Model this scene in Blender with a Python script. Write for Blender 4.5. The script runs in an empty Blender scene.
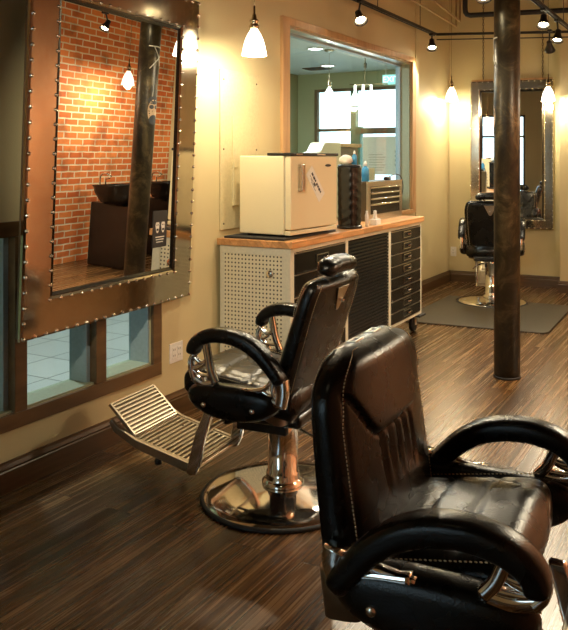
import bpy, bmesh, math, random
from mathutils import Vector, Matrix
random.seed(7)
sc = bpy.context.scene
COL = sc.collection
R = math.radians

# ------------------------------------------------------------------ materials
MATS = {}
class NT:
    def __init__(s, name):
        s.m = bpy.data.materials.new(name); s.m.use_nodes = True
        s.t = s.m.node_tree; s.n = s.t.nodes
        s.b = s.n['Principled BSDF']; MATS[name] = s.m
    def add(s, typ, **kw):
        n = s.n.new(typ)
        for k, v in kw.items():
            if k in n.inputs: n.inputs[k].default_value = v
            else: setattr(n, k, v)
        return n
    def link(s, a, b): s.t.links.new(a, b)
    def coords(s, scale=(1, 1, 1), rot=(0, 0, 0), loc=(0, 0, 0)):
        c = s.add('ShaderNodeTexCoord'); mp = s.add('ShaderNodeMapping')
        mp.inputs['Scale'].default_value = scale; mp.inputs['Rotation'].default_value = rot
        mp.inputs['Location'].default_value = loc
        s.link(c.outputs['Object'], mp.inputs['Vector']); return mp.outputs['Vector']
    def ramp(s, fac, stops):
        r = s.add('ShaderNodeValToRGB'); e = r.color_ramp.elements
        while len(e) < len(stops): e.new(.5)
        for i, (p, c) in enumerate(stops):
            e[i].position = p; e[i].color = (*c, 1) if len(c) == 3 else c
        s.link(fac, r.inputs['Fac']); return r.outputs['Color']
    def bump(s, h, strength=.3, dist=.01):
        b = s.add('ShaderNodeBump'); b.inputs['Strength'].default_value = strength
        b.inputs['Distance'].default_value = dist
        s.link(h, b.inputs['Height']); s.link(b.outputs['Normal'], s.b.inputs['Normal']); return b
    def mix(s, f, a, b, mode='MIX'):
        m = s.add('ShaderNodeMix'); m.data_type = 'RGBA'; m.blend_type = mode
        for v, k in ((f, 0), (a, 6), (b, 7)):
            if hasattr(v, 'is_linked'): s.link(v, m.inputs[k])
            else: m.inputs[k].default_value = (*v, 1) if isinstance(v, tuple) and len(v) == 3 else v
        return m.outputs[2]

def plain(name, col, rough=.5, metal=0., bump=0., bscale=60., spec=.5, coat=0.):
    t = NT(name); b = t.b
    b.inputs['Base Color'].default_value = (*col, 1); b.inputs['Roughness'].default_value = rough
    b.inputs['Metallic'].default_value = metal; b.inputs['Specular IOR Level'].default_value = spec
    if coat: b.inputs['Coat Weight'].default_value = coat; b.inputs['Coat Roughness'].default_value = .1
    n = t.add('ShaderNodeTexNoise', Scale=bscale, Detail=3.)
    t.link(t.coords(), n.inputs['Vector'])
    c = t.ramp(n.outputs['Fac'], [(.3, tuple(x * .93 for x in col)), (.7, tuple(min(1, x * 1.05) for x in col))])
    t.link(c, b.inputs['Base Color'])
    if bump: t.bump(n.outputs['Fac'], bump, .002)
    return t.m

def wallmat(name, col):
    t = NT(name)
    n = t.add('ShaderNodeTexNoise', Scale=1.3, Detail=4.); n2 = t.add('ShaderNodeTexNoise', Scale=140., Detail=2.)
    v = t.coords(); t.link(v, n.inputs['Vector']); t.link(v, n2.inputs['Vector'])
    c = t.ramp(n.outputs['Fac'], [(.3, tuple(x * .94 for x in col)), (.7, tuple(min(1, x * 1.04) for x in col))])
    t.link(c, t.b.inputs['Base Color']); t.b.inputs['Roughness'].default_value = .62
    t.bump(n2.outputs['Fac'], .35, .003)

wallmat('tan_paint', (.63, .54, .30))
wallmat('sage_paint', (.42, .45, .27))
wallmat('olive_paint', (.22, .21, .10))
wallmat('white_ceiling', (.62, .68, .66))
wallmat('dark_ceiling', (.10, .07, .04))
plain('blue_jamb', (.33, .42, .46), .5)
plain('sage_jamb', (.34, .36, .24), .6)
plain('painted_panel', (.62, .53, .30), .5)
plain('cream_plastic', (.80, .68, .46), .4)
plain('cream_enamel', (.86, .74, .47), .30, bump=.1, bscale=200, coat=.3)
plain('white_plastic', (.85, .82, .76), .35)
plain('cream_gasket', (.5, .44, .32), .5)
plain('black_plastic', (.012, .012, .012), .35)
plain('black_satin', (.007, .006, .005), .26)
plain('black_rubber', (.012, .012, .012), .6)
plain('mat_rubber', (.030, .022, .009), .5, bump=.5, bscale=90)
plain('chrome', (.86, .84, .80), .09, 1.)
plain('brushed_steel', (.62, .56, .46), .32, 1.)
plain('cast_alloy', (.50, .42, .30), .34, 1.)
plain('bronze_band', (.20, .13, .07), .42, .7)
plain('frame_metal', (.52, .45, .34), .13, 1., bump=.25, bscale=14)
plain('stud_metal', (.95, .92, .85), .12, 1.)
plain('dark_bevel', (.05, .045, .035), .2, .8)
plain('cabinet_steel', (.74, .70, .54), .4, .1)
plain('blue_vinyl', (.02, .10, .15), .3)
plain('blue_label', (.06, .32, .60), .4)
plain('thread', (.62, .50, .30), .7)
plain('nickel', (.55, .46, .32), .25, 1.)
plain('track_black', (.015, .012, .010), .45)
plain('conduit_tan', (.42, .30, .15), .5)
plain('toolbox_paint', (.13, .10, .06), .35, .6)
plain('green_frame', (.03, .16, .11), .45)
plain('brown_frame', (.12, .08, .04), .5)
plain('exterior_stucco', (.55, .47, .36), .8)
plain('pavement', (.45, .46, .46), .85)
plain('ink', (.03, .03, .03), .6)
plain('paper', (.85, .82, .72), .7)
plain('skin_tone', (.45, .30, .17), .7)
plain('white_paint', (.85, .83, .76), .5)

def mirror():
    t = NT('mirror_glass'); t.b.inputs['Base Color'].default_value = (.90, .89, .86, 1)
    t.b.inputs['Metallic'].default_value = 1; t.b.inputs['Roughness'].default_value = .0
mirror()

def glass():
    t = NT('window_glass'); t.n.remove(t.b)
    tr = t.add('ShaderNodeBsdfTransparent'); tr.inputs[0].default_value = (.90, .97, .97, 1)
    gl = t.add('ShaderNodeBsdfGlossy'); gl.inputs['Roughness'].default_value = .0
    lw = t.add('ShaderNodeLayerWeight'); lw.inputs['Blend'].default_value = .5
    pw = t.add('ShaderNodeMath', operation='POWER'); t.link(lw.outputs['Facing'], pw.inputs[0]); pw.inputs[1].default_value = 5
    fr = t.add('ShaderNodeMath', operation='MULTIPLY_ADD'); t.link(pw.outputs[0], fr.inputs[0]); fr.inputs[1].default_value = .7; fr.inputs[2].default_value = .03
    mx = t.add('ShaderNodeMixShader'); out = t.n['Material Output']
    t.link(fr.outputs[0], mx.inputs[0]); t.link(tr.outputs[0], mx.inputs[1]); t.link(gl.outputs[0], mx.inputs[2])
    t.link(mx.outputs[0], out.inputs[0])
glass()

def emis(name, col, s):
    t = NT(name); t.b.inputs['Base Color'].default_value = (*col, 1)
    t.b.inputs['Emission Color'].default_value = (*col, 1); t.b.inputs['Emission Strength'].default_value = s
emis('lit_shade', (1., .92, .74), 3.5)
emis('bulb_glow', (1., .84, .52), 45.)
emis('cool_downlight', (1., .97, .92), 12.)
emis('sign_cyan', (.30, .66, .62), .9)
emis('sign_white', (.9, 1., .98), 1.3)
emis('dull_shade', (1., .93, .8), 1.1)
emis('far_shade', (1., .97, .9), 4.)

def leather():
    t = NT('black_leather'); b = t.b
    v = t.coords()
    vo = t.add('ShaderNodeTexVoronoi', Scale=260.); n = t.add('ShaderNodeTexNoise', Scale=9., Detail=3.)
    t.link(v, vo.inputs['Vector']); t.link(v, n.inputs['Vector'])
    t.link(t.ramp(n.outputs['Fac'], [(.3, (.003, .0027, .0022)), (.75, (.008, .0065, .0045))]), b.inputs['Base Color'])
    r = t.add('ShaderNodeMapRange'); r.inputs['To Min'].default_value = .20; r.inputs['To Max'].default_value = .34
    t.link(n.outputs['Fac'], r.inputs['Value']); t.link(r.outputs[0], b.inputs['Roughness'])
    b.inputs['Specular IOR Level'].default_value = .33
    a = t.add('ShaderNodeMath', operation='ADD'); t.link(vo.outputs['Distance'], a.inputs[0])
    m = t.add('ShaderNodeMath', operation='MULTIPLY'); t.link(n.outputs['Fac'], m.inputs[0]); m.inputs[1].default_value = .8
    t.link(m.outputs[0], a.inputs[1]); t.bump(a.outputs[0], .22, .0015)
leather()

def floor_m():
    t = NT('plank_floor'); b = t.b
    v = t.coords(rot=(0, 0, R(90)))
    br = t.add('ShaderNodeTexBrick'); t.link(v, br.inputs['Vector'])
    br.inputs['Scale'].default_value = 1; br.inputs['Brick Width'].default_value = 1.25
    br.inputs['Row Height'].default_value = .165; br.inputs['Mortar Size'].default_value = .0022
    br.inputs['Color1'].default_value = (0, 0, 0, 1); br.inputs['Color2'].default_value = (1, 1, 1, 1)
    br.inputs['Mortar'].default_value = (.5, .5, .5, 1); br.offset = .37
    g = t.add('ShaderNodeTexNoise', Scale=1., Detail=6.); g.inputs['Roughness'].default_value = .65
    vs = t.add('ShaderNodeMapping'); vs.inputs['Scale'].default_value = (.75, 50, 1)
    sep = t.add('ShaderNodeVectorMath', operation='ADD'); t.link(v, sep.inputs[0])
    mul = t.add('ShaderNodeVectorMath', operation='MULTIPLY'); t.link(br.outputs['Color'], mul.inputs[0]); mul.inputs[1].default_value = (7, 3, 0)
    t.link(mul.outputs[0], sep.inputs[1]); t.link(sep.outputs[0], vs.inputs['Vector']); t.link(vs.outputs[0], g.inputs['Vector'])
    c1 = t.ramp(g.outputs['Fac'], [(.32, (.016, .008, .003)), (.46, (.070, .036, .014)), (.58, (.15, .085, .032)), (.72, (.27, .165, .065))])
    tone = t.ramp(br.outputs['Color'], [(0, (.55, .52, .50)), (1, (1.1, 1.0, .92))])
    c2 = t.mix(1., c1, tone, 'MULTIPLY')
    c3 = t.mix(br.outputs['Fac'], c2, (.008, .005, .003))
    t.link(c3, b.inputs['Base Color'])
    r = t.add('ShaderNodeMapRange'); r.inputs['To Min'].default_value = .17; r.inputs['To Max'].default_value = .36
    t.link(g.outputs['Fac'], r.inputs['Value']); t.link(r.outputs[0], b.inputs['Roughness'])
    inv = t.add('ShaderNodeMath', operation='SUBTRACT'); t.link(g.outputs['Fac'], inv.inputs[0])
    t.link(br.outputs['Fac'], inv.inputs[1]); t.bump(inv.outputs[0], .18, .003)
floor_m()

def tile_m():
    t = NT('tile_floor'); br = t.add('ShaderNodeTexBrick'); t.link(t.coords(), br.inputs['Vector'])
    br.inputs['Scale'].default_value = 1; br.inputs['Brick Width'].default_value = .42; br.inputs['Row Height'].default_value = .42
    br.inputs['Mortar Size'].default_value = .008; br.offset = 0
    br.inputs['Color1'].default_value = (.42, .43, .42, 1); br.inputs['Color2'].default_value = (.48, .49, .47, 1)
    br.inputs['Mortar'].default_value = (.2, .2, .19, 1)
    t.link(br.outputs['Color'], t.b.inputs['Base Color']); t.b.inputs['Roughness'].default_value = .35
tile_m()

def brick_m():
    t = NT('red_brick'); v = t.coords()
    sx = t.add('ShaderNodeSeparateXYZ'); t.link(v, sx.inputs[0])
    cx = t.add('ShaderNodeCombineXYZ'); t.link(sx.outputs['Y'], cx.inputs['X']); t.link(sx.outputs['Z'], cx.inputs['Y'])
    nz = t.add('ShaderNodeTexNoise', Scale=9., Detail=2.); t.link(v, nz.inputs['Vector'])
    off = t.add('ShaderNodeVectorMath', operation='MULTIPLY_ADD'); t.link(nz.outputs['Color'], off.inputs[0]); off.inputs[1].default_value = (.02, .014, 0)
    t.link(cx.outputs[0], off.inputs[2])
    br = t.add('ShaderNodeTexBrick'); t.link(off.outputs[0], br.inputs['Vector'])
    br.inputs['Scale'].default_value = 1; br.inputs['Brick Width'].default_value = .225; br.inputs['Row Height'].default_value = .076
    br.inputs['Mortar Size'].default_value = .0095; br.inputs['Mortar Smooth'].default_value = .3
    br.inputs['Color1'].default_value = (.62, .14, .032, 1); br.inputs['Color2'].default_value = (.86, .28, .075, 1)
    br.inputs['Mortar'].default_value = (.85, .74, .55, 1)
    n = t.add('ShaderNodeTexNoise', Scale=3., Detail=5.); t.link(v, n.inputs['Vector'])
    st = t.ramp(n.outputs['Fac'], [(.34, (.35, .33, .30)), (.5, (1, 1, 1)), (.75, (1.1, 1.05, .95))])
    t.link(t.mix(.75, br.outputs['Color'], st, 'MULTIPLY'), t.b.inputs['Base Color']); t.b.inputs['Roughness'].default_value = .8
    inv = t.add('ShaderNodeMath', operation='SUBTRACT'); inv.inputs[0].default_value = 1
    t.link(br.outputs['Fac'], inv.inputs[1]); t.bump(inv.outputs[0], .8, .008)
brick_m()

def wood(name, dark, light, scale=(2, 30, 30), rough=.4, blocks=None):
    t = NT(name); v = t.coords(); mp = t.add('ShaderNodeMapping'); mp.inputs['Scale'].default_value = scale
    t.link(v, mp.inputs['Vector'])
    n = t.add('ShaderNodeTexNoise', Scale=1., Detail=5.); n.inputs['Distortion'].default_value = .6
    t.link(mp.outputs[0], n.inputs['Vector'])
    c = t.ramp(n.outputs['Fac'], [(.3, dark), (.7, light)])
    if blocks:
        sw = t.add('ShaderNodeSeparateXYZ'); t.link(v, sw.inputs[0])
        cb = t.add('ShaderNodeCombineXYZ'); t.link(sw.outputs['Y'], cb.inputs['X'])
        ad = t.add('ShaderNodeMath', operation='ADD'); t.link(sw.outputs['X'], ad.inputs[0]); t.link(sw.outputs['Z'], ad.inputs[1])
        t.link(ad.outputs[0], cb.inputs['Y'])
        br = t.add('ShaderNodeTexBrick'); t.link(cb.outputs[0], br.inputs['Vector'])
        br.inputs['Scale'].default_value = 1; br.inputs['Brick Width'].default_value = blocks[0]; br.inputs['Row Height'].default_value = blocks[1]
        br.inputs['Mortar Size'].default_value = .0008
        br.inputs['Color1'].default_value = (.72, .72, .72, 1); br.inputs['Color2'].default_value = (1.15, 1.1, 1.05, 1)
        br.inputs['Mortar'].default_value = (.5, .45, .4, 1)
        c = t.mix(1., c, br.outputs['Color'], 'MULTIPLY')
    t.link(c, t.b.inputs['Base Color']); t.b.inputs['Roughness'].default_value = rough
    t.bump(n.outputs['Fac'], .12, .002)
wood('casing_wood', (.44, .25, .10), (.62, .38, .17), (14, 14, 2))
wood('brown_trim', (.085, .045, .017), (.16, .090, .036), (14, 2, 14), .38)
wood('base_wood', (.060, .032, .012), (.11, .062, .025), (3, 3, 40), .36)
wood('butcher_block', (.52, .24, .085), (.78, .42, .17), (30, 3, 30), .35, (.35, .045))

def peg_m():
    t = NT('perforated_steel'); v = t.coords()
    s = t.add('ShaderNodeVectorMath', operation='SCALE'); s.inputs['Scale'].default_value = 1 / .0255; t.link(v, s.inputs[0])
    f = t.add('ShaderNodeVectorMath', operation='FRACTION'); t.link(s.outputs[0], f.inputs[0])
    sp = t.add('ShaderNodeSeparateXYZ'); t.link(f.outputs[0], sp.inputs[0])
    cb = t.add('ShaderNodeCombineXYZ'); t.link(sp.outputs['X'], cb.inputs['X']); t.link(sp.outputs['Z'], cb.inputs['Y'])
    d = t.add('ShaderNodeVectorMath', operation='DISTANCE'); t.link(cb.outputs[0], d.inputs[0]); d.inputs[1].default_value = (.5, .5, 0)
    c = t.ramp(d.outputs['Value'], [(.20, (.03, .025, .015)), (.25, (.78, .72, .52))])
    t.link(c, t.b.inputs['Base Color']); t.b.inputs['Roughness'].default_value = .42; t.b.inputs['Metallic'].default_value = .05
peg_m()

def pole_m():
    t = NT('worn_black_paint'); v = t.coords()
    n = t.add('ShaderNodeTexNoise', Scale=5., Detail=7.); n.inputs['Roughness'].default_value = .7; n.inputs['Distortion'].default_value = .8
    t.link(v, n.inputs['Vector'])
    mp = t.add('ShaderNodeMapping'); mp.inputs['Scale'].default_value = (16, 16, 1.6); t.link(v, mp.inputs['Vector'])
    n2 = t.add('ShaderNodeTexNoise', Scale=1., Detail=6.); t.link(mp.outputs[0], n2.inputs['Vector'])
    c = t.ramp(n.outputs['Fac'], [(.30, (.014, .012, .008)), (.50, (.045, .035, .018)), (.62, (.13, .10, .05)), (.72, (.28, .22, .13))])
    s = t.ramp(n2.outputs['Fac'], [(.70, (0, 0, 0)), (.74, (1, 1, 1))])
    t.link(t.mix(s, c, (.40, .33, .23)), t.b.inputs['Base Color']); t.b.inputs['Roughness'].default_value = .38
    t.b.inputs['Metallic'].default_value = .25; t.bump(n.outputs['Fac'], .2, .004)
pole_m()

# ------------------------------------------------------------------ mesh builder
class MB:
    def __init__(s): s.bm = bmesh.new(); s.mi = 0; s.smooth = True
    def _f(s, vs):
        try:
            f = s.bm.faces.new(vs); f.material_index = s.mi; f.smooth = s.smooth; return f
        except ValueError: return None
    def box(s, lo, hi, M=None):
        x0, y0, z0 = lo; x1, y1, z1 = hi
        v = [Vector(p) for p in ((x0,y0,z0),(x1,y0,z0),(x1,y1,z0),(x0,y1,z0),(x0,y0,z1),(x1,y0,z1),(x1,y1,z1),(x0,y1,z1))]
        if M: v = [M @ p for p in v]
        v = [s.bm.verts.new(p) for p in v]
        for q in ((0,3,2,1),(4,5,6,7),(0,1,5,4),(1,2,6,5),(2,3,7,6),(3,0,4,7)): s._f([v[i] for i in q]).smooth = False
        return s
    def loft(s, rings, cap=True, closed=True):
        vs = [[s.bm.verts.new(p) for p in r] for r in rings]; n = len(vs[0])
        for a, b in zip(vs, vs[1:]):
            for i in range(n if closed else n - 1): s._f([a[i], a[(i+1) % n], b[(i+1) % n], b[i]])
        if cap: s._f(list(reversed(vs[0]))); s._f(vs[-1])
        return s
    def tube(s, pts, r, n=10, cap=True):
        pts = [Vector(p) for p in pts]; rr = r if isinstance(r, (list, tuple)) else [r] * len(pts)
        rings = []; up = None
        for i, p in enumerate(pts):
            t = (pts[min(i+1, len(pts)-1)] - pts[max(i-1, 0)]).normalized()
            if up is None: up = t.orthogonal().normalized()
            up = (up - t * up.dot(t)).normalized(); w = t.cross(up)
            rings.append([p + (up * math.cos(2*math.pi*k/n) + w * math.sin(2*math.pi*k/n)) * rr[i] for k in range(n)])
        return s.loft(rings, cap)
    def lathe(s, prof, c=(0, 0, 0), n=40, M=None):
        rings = []
        for r, z in prof:
            ring = [Vector((c[0] + r*math.cos(2*math.pi*k/n), c[1] + r*math.sin(2*math.pi*k/n), c[2] + z)) for k in range(n)]
            if M: ring = [M @ p for p in ring]
            rings.append(ring)
        return s.loft(rings)
    def prism(s, poly, d, M=None):          # poly in local XY, extruded along +Z
        a = [Vector((x, y, 0)) for x, y in poly]; b = [Vector((x, y, d)) for x, y in poly]
        if M: a = [M @ p for p in a]; b = [M @ p for p in b]
        va = [s.bm.verts.new(p) for p in a]; vb = [s.bm.verts.new(p) for p in b]; n = len(a)
        s._f(list(reversed(va))).smooth = False; s._f(vb).smooth = False
        for i in range(n): s._f([va[i], va[(i+1) % n], vb[(i+1) % n], vb[i]]).smooth = False
        return s
    def ball(s, c, r, n=8, sc=(1, 1, 1)):
        prof = [(max(1e-4, r*math.sin(math.pi*k/n)), -r*math.cos(math.pi*k/n)) for k in range(n+1)]
        rings = [[Vector((c[0]+a*math.cos(2*math.pi*k/(2*n))*sc[0], c[1]+a*math.sin(2*math.pi*k/(2*n))*sc[1], c[2]+z*sc[2])) for k in range(2*n)] for a, z in prof]
        return s.loft(rings)
    def build(s, name, mats, parent=None, bevel=0, loc=None):
        bmesh.ops.recalc_face_normals(s.bm, faces=s.bm.faces)
        me = bpy.data.meshes.new(name); s.bm.to_mesh(me); s.bm.free()
        for m in ([mats] if isinstance(mats, str) else mats): me.materials.append(MATS[m])
        o = bpy.data.objects.new(name, me); COL.objects.link(o)
        if parent: o.parent = parent
        if loc: o.location = loc
        if bevel:
            b = o.modifiers.new('bevel', 'BEVEL'); b.width = bevel; b.segments = 3; b.limit_method = 'ANGLE'; b.angle_limit = R(35)
            for p in me.polygons: p.use_smooth = True
            b.harden_normals = True
        return o

def tag(o, label, cat, group=None, kind=None):
    o['label'] = label; o['category'] = cat
    if group: o['group'] = group
    if kind: o['kind'] = kind
    return o
def struct(o): o['kind'] = 'structure'; return o
def empty(name, loc=(0, 0, 0), rz=0, ry=0):
    o = bpy.data.objects.new(name, None); COL.objects.link(o); o.empty_display_size = .05
    o.location = loc; o.rotation_euler = (0, ry, rz); return o
def copy_tree(o, parent=None):
    c = o.copy(); COL.objects.link(c)
    if parent: c.parent = parent
    for ch in [x for x in bpy.data.objects if x.parent == o]: copy_tree(ch, c)
    return c
def sup(c, s, n):  # superellipse unit point
    f = lambda v: math.copysign(abs(v) ** (2. / n), v)
    return f(c), f(s)
def ring_units(n, nf, nb):
    out = []
    for k in range(nf):
        c = math.cos(math.pi*k/nf); out.append((c, max(0, 1-abs(c)**n)**(1/n)))
    for k in range(nb):
        c = -math.cos(math.pi*k/nb); out.append((c, -max(0, 1-abs(c)**n)**(1/n)))
    return out
def smooth(a, b, x):
    x = min(1, max(0, (x - a) / (b - a))); return x * x * (3 - 2 * x)
def spline(pts, k=6):
    P = [Vector(p) for p in pts]; P = [P[0]*2-P[1]] + P + [P[-1]*2-P[-2]]; out = []
    for i in range(1, len(P) - 2):
        for j in range(k):
            t = j / k; a, b, c, d = P[i-1:i+3]
            out.append(.5 * ((2*b) + (c-a)*t + (2*a-5*b+4*c-d)*t*t + (3*b-a-3*c+d)*t**3))
    out.append(P[-2]); return out
def text_mesh(txt, size, depth, name, mat, M, parent=None):
    cu = bpy.data.curves.new(name, 'FONT'); cu.body = txt; cu.size = size; cu.extrude = depth; cu.align_x = 'CENTER'; cu.align_y = 'CENTER'
    tmp = bpy.data.objects.new(name + '_t', cu); COL.objects.link(tmp)
    dg = bpy.context.evaluated_depsgraph_get(); dg.update()
    me = bpy.data.meshes.new_from_object(tmp.evaluated_get(dg)); me.transform(M)
    bpy.data.objects.remove(tmp); bpy.data.curves.remove(cu)
    me.materials.clear(); me.materials.append(MATS[mat])
    o = bpy.data.objects.new(name, me); COL.objects.link(o)
    if parent: o.parent = parent
    return o

# ------------------------------------------------------------------ room shell
ZC = 3.7
def holes_wall(name, mat, x0, x1, ys, zs, openings):
    """wall slab in x0..x1 over the grid of ys, zs; openings are (ya, yb, za, zb)"""
    Y = sorted(set([*ys] + [v for o in openings for v in o[:2]])); Z = sorted(set([*zs] + [v for o in openings for v in o[2:]]))
    m = MB()
    for a, b in zip(Y, Y[1:]):
        for c, d in zip(Z, Z[1:]):
            if any(o[0] <= a and b <= o[1] and o[2] <= c and d <= o[3] for o in openings): continue
            m.box((x0, a, c), (x1, b, d))
    bmesh.ops.remove_doubles(m.bm, verts=m.bm.verts, dist=1e-5)
    # drop the inner faces shared by neighbouring boxes
    seen = {}
    for f in m.bm.faces: seen.setdefault(tuple(sorted(v.index for v in f.verts)), []).append(f)
    m.bm.verts.index_update(); seen = {}
    for f in m.bm.faces: seen.setdefault(tuple(round(c, 4) for c in f.calc_center_median()), []).append(f)
    dead = [f for fs in seen.values() if len(fs) > 1 for f in fs]
    bmesh.ops.delete(m.bm, geom=dead, context='FACES')
    return struct(m.build(name, mat))

OP = (4.89, 7.35, 1.00, 2.495)         # pass-through opening
LW = (1.95, 3.385, .345, 1.15)         # low window under the mirror
FR = -2.6                             # front wall, behind the camera
struct(MB().box((-.35, FR, -.1), (3.62, 9.8, 0)).build('floor', 'plank_floor'))
struct(MB().box((-.5, FR-.2, ZC), (3.62, 9.8, ZC+.1)).build('ceiling', 'dark_ceiling'))
holes_wall('wall_left', 'tan_paint', -.15, 0, (FR, 7.50), (0, ZC), [OP, LW])
BY = 9.155; BA = R(3.6)                # back wall runs very slightly askew
def back_pt(x, off=0): return BY + (x + .27) * math.tan(BA) - off
m = MB(); m.box((-.305, 7.56, 0), (-.27, 9.3, ZC)); m.box((-.27, 7.48, 0), (-.06, 7.56, ZC))
struct(m.build('wall_recess', 'tan_paint'))
m = MB(); p = [(-.35, back_pt(-.35)), (1.11, back_pt(1.11)), (1.11, 9.75), (-.35, 9.75)]
m.prism(p, ZC); struct(m.build('wall_back', 'tan_paint'))
struct(MB().box((1.11, 8.93, 0), (3.62, 9.75, ZC)).build('wall_pier', 'tan_paint'))
struct(MB().box((3.5, FR, 0), (3.62, 8.93, ZC)).build('wall_right', 'red_brick'))
# front wall with the shop window behind the camera
m = MB()
m.box((-.15, FR-.15, 0), (3.62, FR, .55)); m.box((-.15, FR-.15, 2.7), (3.62, FR, ZC))
m.box((-.15, FR-.15, .55), (.15, FR, 2.7)); m.box((1.30, FR-.15, .55), (3.62, FR, 2.7))
struct(m.build('wall_front', 'tan_paint'))
m = MB()
for x in (.15, .70, 1.25): m.box((x, FR-.11, .55), (x+.05, FR-.04, 2.7))
for z in (.55, 2.1, 2.65): m.box((.15, FR-.11, z), (1.30, FR-.04, z+.05))
w3 = struct(m.build('window_3', 'brown_frame')); MB().box((.15, FR-.08, .56), (1.30, FR-.075, 2.69)).build('pane', 'window_glass', w3)
struct(MB().box((-3., -12, -.14), (8, FR-.16, -.02)).build('ground', 'pavement'))

# baseboards (profiled)
def baseboard(name, a, b, nrm, h=.135):
    a = Vector(a); b = Vector(b); n = Vector(nrm)
    prof = [(0, 0), (.022, 0), (.022, h*.70), (.016, h*.74), (.018, h*.80), (.010, h*.92), (.008, h), (0, h)]
    m = MB(); m.smooth = False
    rings = [[Vector((p.x + n.x*d, p.y + n.y*d, z)) for d, z in prof] for p in (a, b)]
    m.loft(rings); return struct(m.build(name, 'base_wood'))
baseboard('baseboard_left', (0, FR, 0), (0, 7.50, 0), (1, 0, 0))
baseboard('baseboard_recess', (-.27, 7.56, 0), (-.27, 9.15, 0), (1, 0, 0))
baseboard('baseboard_back', (-.27, BY-.001, 0), (1.11, back_pt(1.11)-.001, 0), (.06, -1, 0))
baseboard('baseboard_pier', (1.09, 8.93, 0), (3.5, 8.93, 0), (0, -1, 0))

# pass-through: casing, jambs, glass
y0, y1, z0, z1 = OP
m = MB()
c = .10; T = .028
for lo, hi in (((0, y0-c, z0-.04), (T, y0, z1+c*.55)), ((0, y1, z0-.04), (T, y1+c*.8, z1+c*.55)), ((0, y0, z1), (T, y1, z1+c*.55)), ((-.14, y0, z0-.04), (.03, y1, z0))): m.box(lo, hi)
w1 = struct(m.build('window_1', 'casing_wood', bevel=.004))
m = MB(); m.box((-.09, y0, z1-.02), (0, y1, z1)); m.build('header_strip', 'brushed_steel', w1)
m = MB(); m.box((-.10, y1-.02, z0), (-.005, y1, z1-.02)); m.box((-.10, y0, z0), (-.005, y0+.02, z1-.02)); m.build('jamb', 'sage_jamb', w1)
m = MB(); m.box((-.15, y1-.035, z0), (-.10, y1, z1)); m.box((-.15, y0, z0), (-.10, y0+.035, z1)); m.box((-.15, y0, z1-.035), (-.10, y1, z1)); m.build('glazing_frame', 'blue_jamb', w1)
MB().box((-.128, y0+.03, z0), (-.122, y1-.03, z1-.03)).build('pane', 'window_glass', w1)
# low window
y0, y1, z0, z1 = LW
m = MB(); c = .07
m.box((0, y0-c, z0-c), (.022, y1+c, z0)); m.box((0, y0-c, z1), (.022, y1+c, z1+c)); m.box((0, y0-c, z0), (.022, y0, z1)); m.box((0, y1, z0), (.022, y1+c, z1))
m.box((-.03, 2.948, z0), (.018, 3.02, z1)); m.box((-.03, 2.44, z0), (.018, 2.51, z1))
w2 = struct(m.build('window_2', 'brown_trim', bevel=.003))
m = MB(); m.box((-.15, y1-.012, z0), (-.01, y1, z1)); m.box((-.15, 2.925, z0), (-.03, 3.04, z1)); m.box((-.15, 2.415, z0), (-.03, 2.535, z1)); m.build('jamb', 'blue_jamb', w2)
MB().box((-.16, y0, z0), (-.001, y1, z0+.010)).build('sill', 'sage_jamb', w2)
MB().box((-.14, y0, z0+.01), (-.135, y1, z1)).build('pane', 'window_glass', w2)

# ------------------------------------------------------------------ the room beyond the wall
struct(MB().box((-2.75, 0, -.1), (-.15, 7.5, -.001)).box((-2.75, 7.5, -.1), (-.45, 9.75, -.001)).build('floor_reception', 'tile_floor'))
struct(MB().box((-2.75, 0, 2.72), (-.15, 7.5, 2.8)).box((-2.75, 7.5, 2.72), (-.45, 9.75, 2.8)).build('ceiling_reception', 'white_ceiling'))
struct(MB().box((-2.75, 0, 0), (-2.62, 9.75, 2.72)).build('wall_reception_side', 'olive_paint'))
struct(MB().box((-2.62, -.12, 0), (-.15, 0, 2.72)).build('wall_reception_near', 'sage_paint'))
m = MB(); m.box((-2.62, 9.6, 0), (-2.36, 9.75, 2.72)); m.box((-.95, 9.6, 0), (-.48, 9.75, 2.72)); m.box((-2.36, 9.6, 2.50), (-.95, 9.75, 2.72)); m.box((-2.36, 9.6, 0), (-.95, 9.75, .3))
struct(m.build('wall_reception_end', 'sage_paint'))
m = MB(); m.mi = 0
m.box((-2.36, 9.62, 2.46), (-.95, 9.68, 2.50)); m.box((-2.36, 9.62, .3), (-2.31, 9.68, 2.46)); m.box((-2.31, 9.62, 1.90), (-1.72, 9.68, 1.94)); m.box((-1.62, 9.60, 1.86), (-.95, 9.68, 1.94)); m.mi = 1
m.box((-1.78, 9.60, .3), (-1.70, 9.69, 2.46)); m.box((-1.70, 9.60, .3), (-1.63, 9.69, 1.92)); m.box((-1.70, 9.60, 1.86), (-1.62, 9.69, 1.96))
w4 = struct(m.build('window_4', ['brown_frame', 'green_frame']))
MB().box((-2.31, 9.645, .3), (-.95, 9.65, 2.46)).build('pane', 'window_glass', w4)
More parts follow.
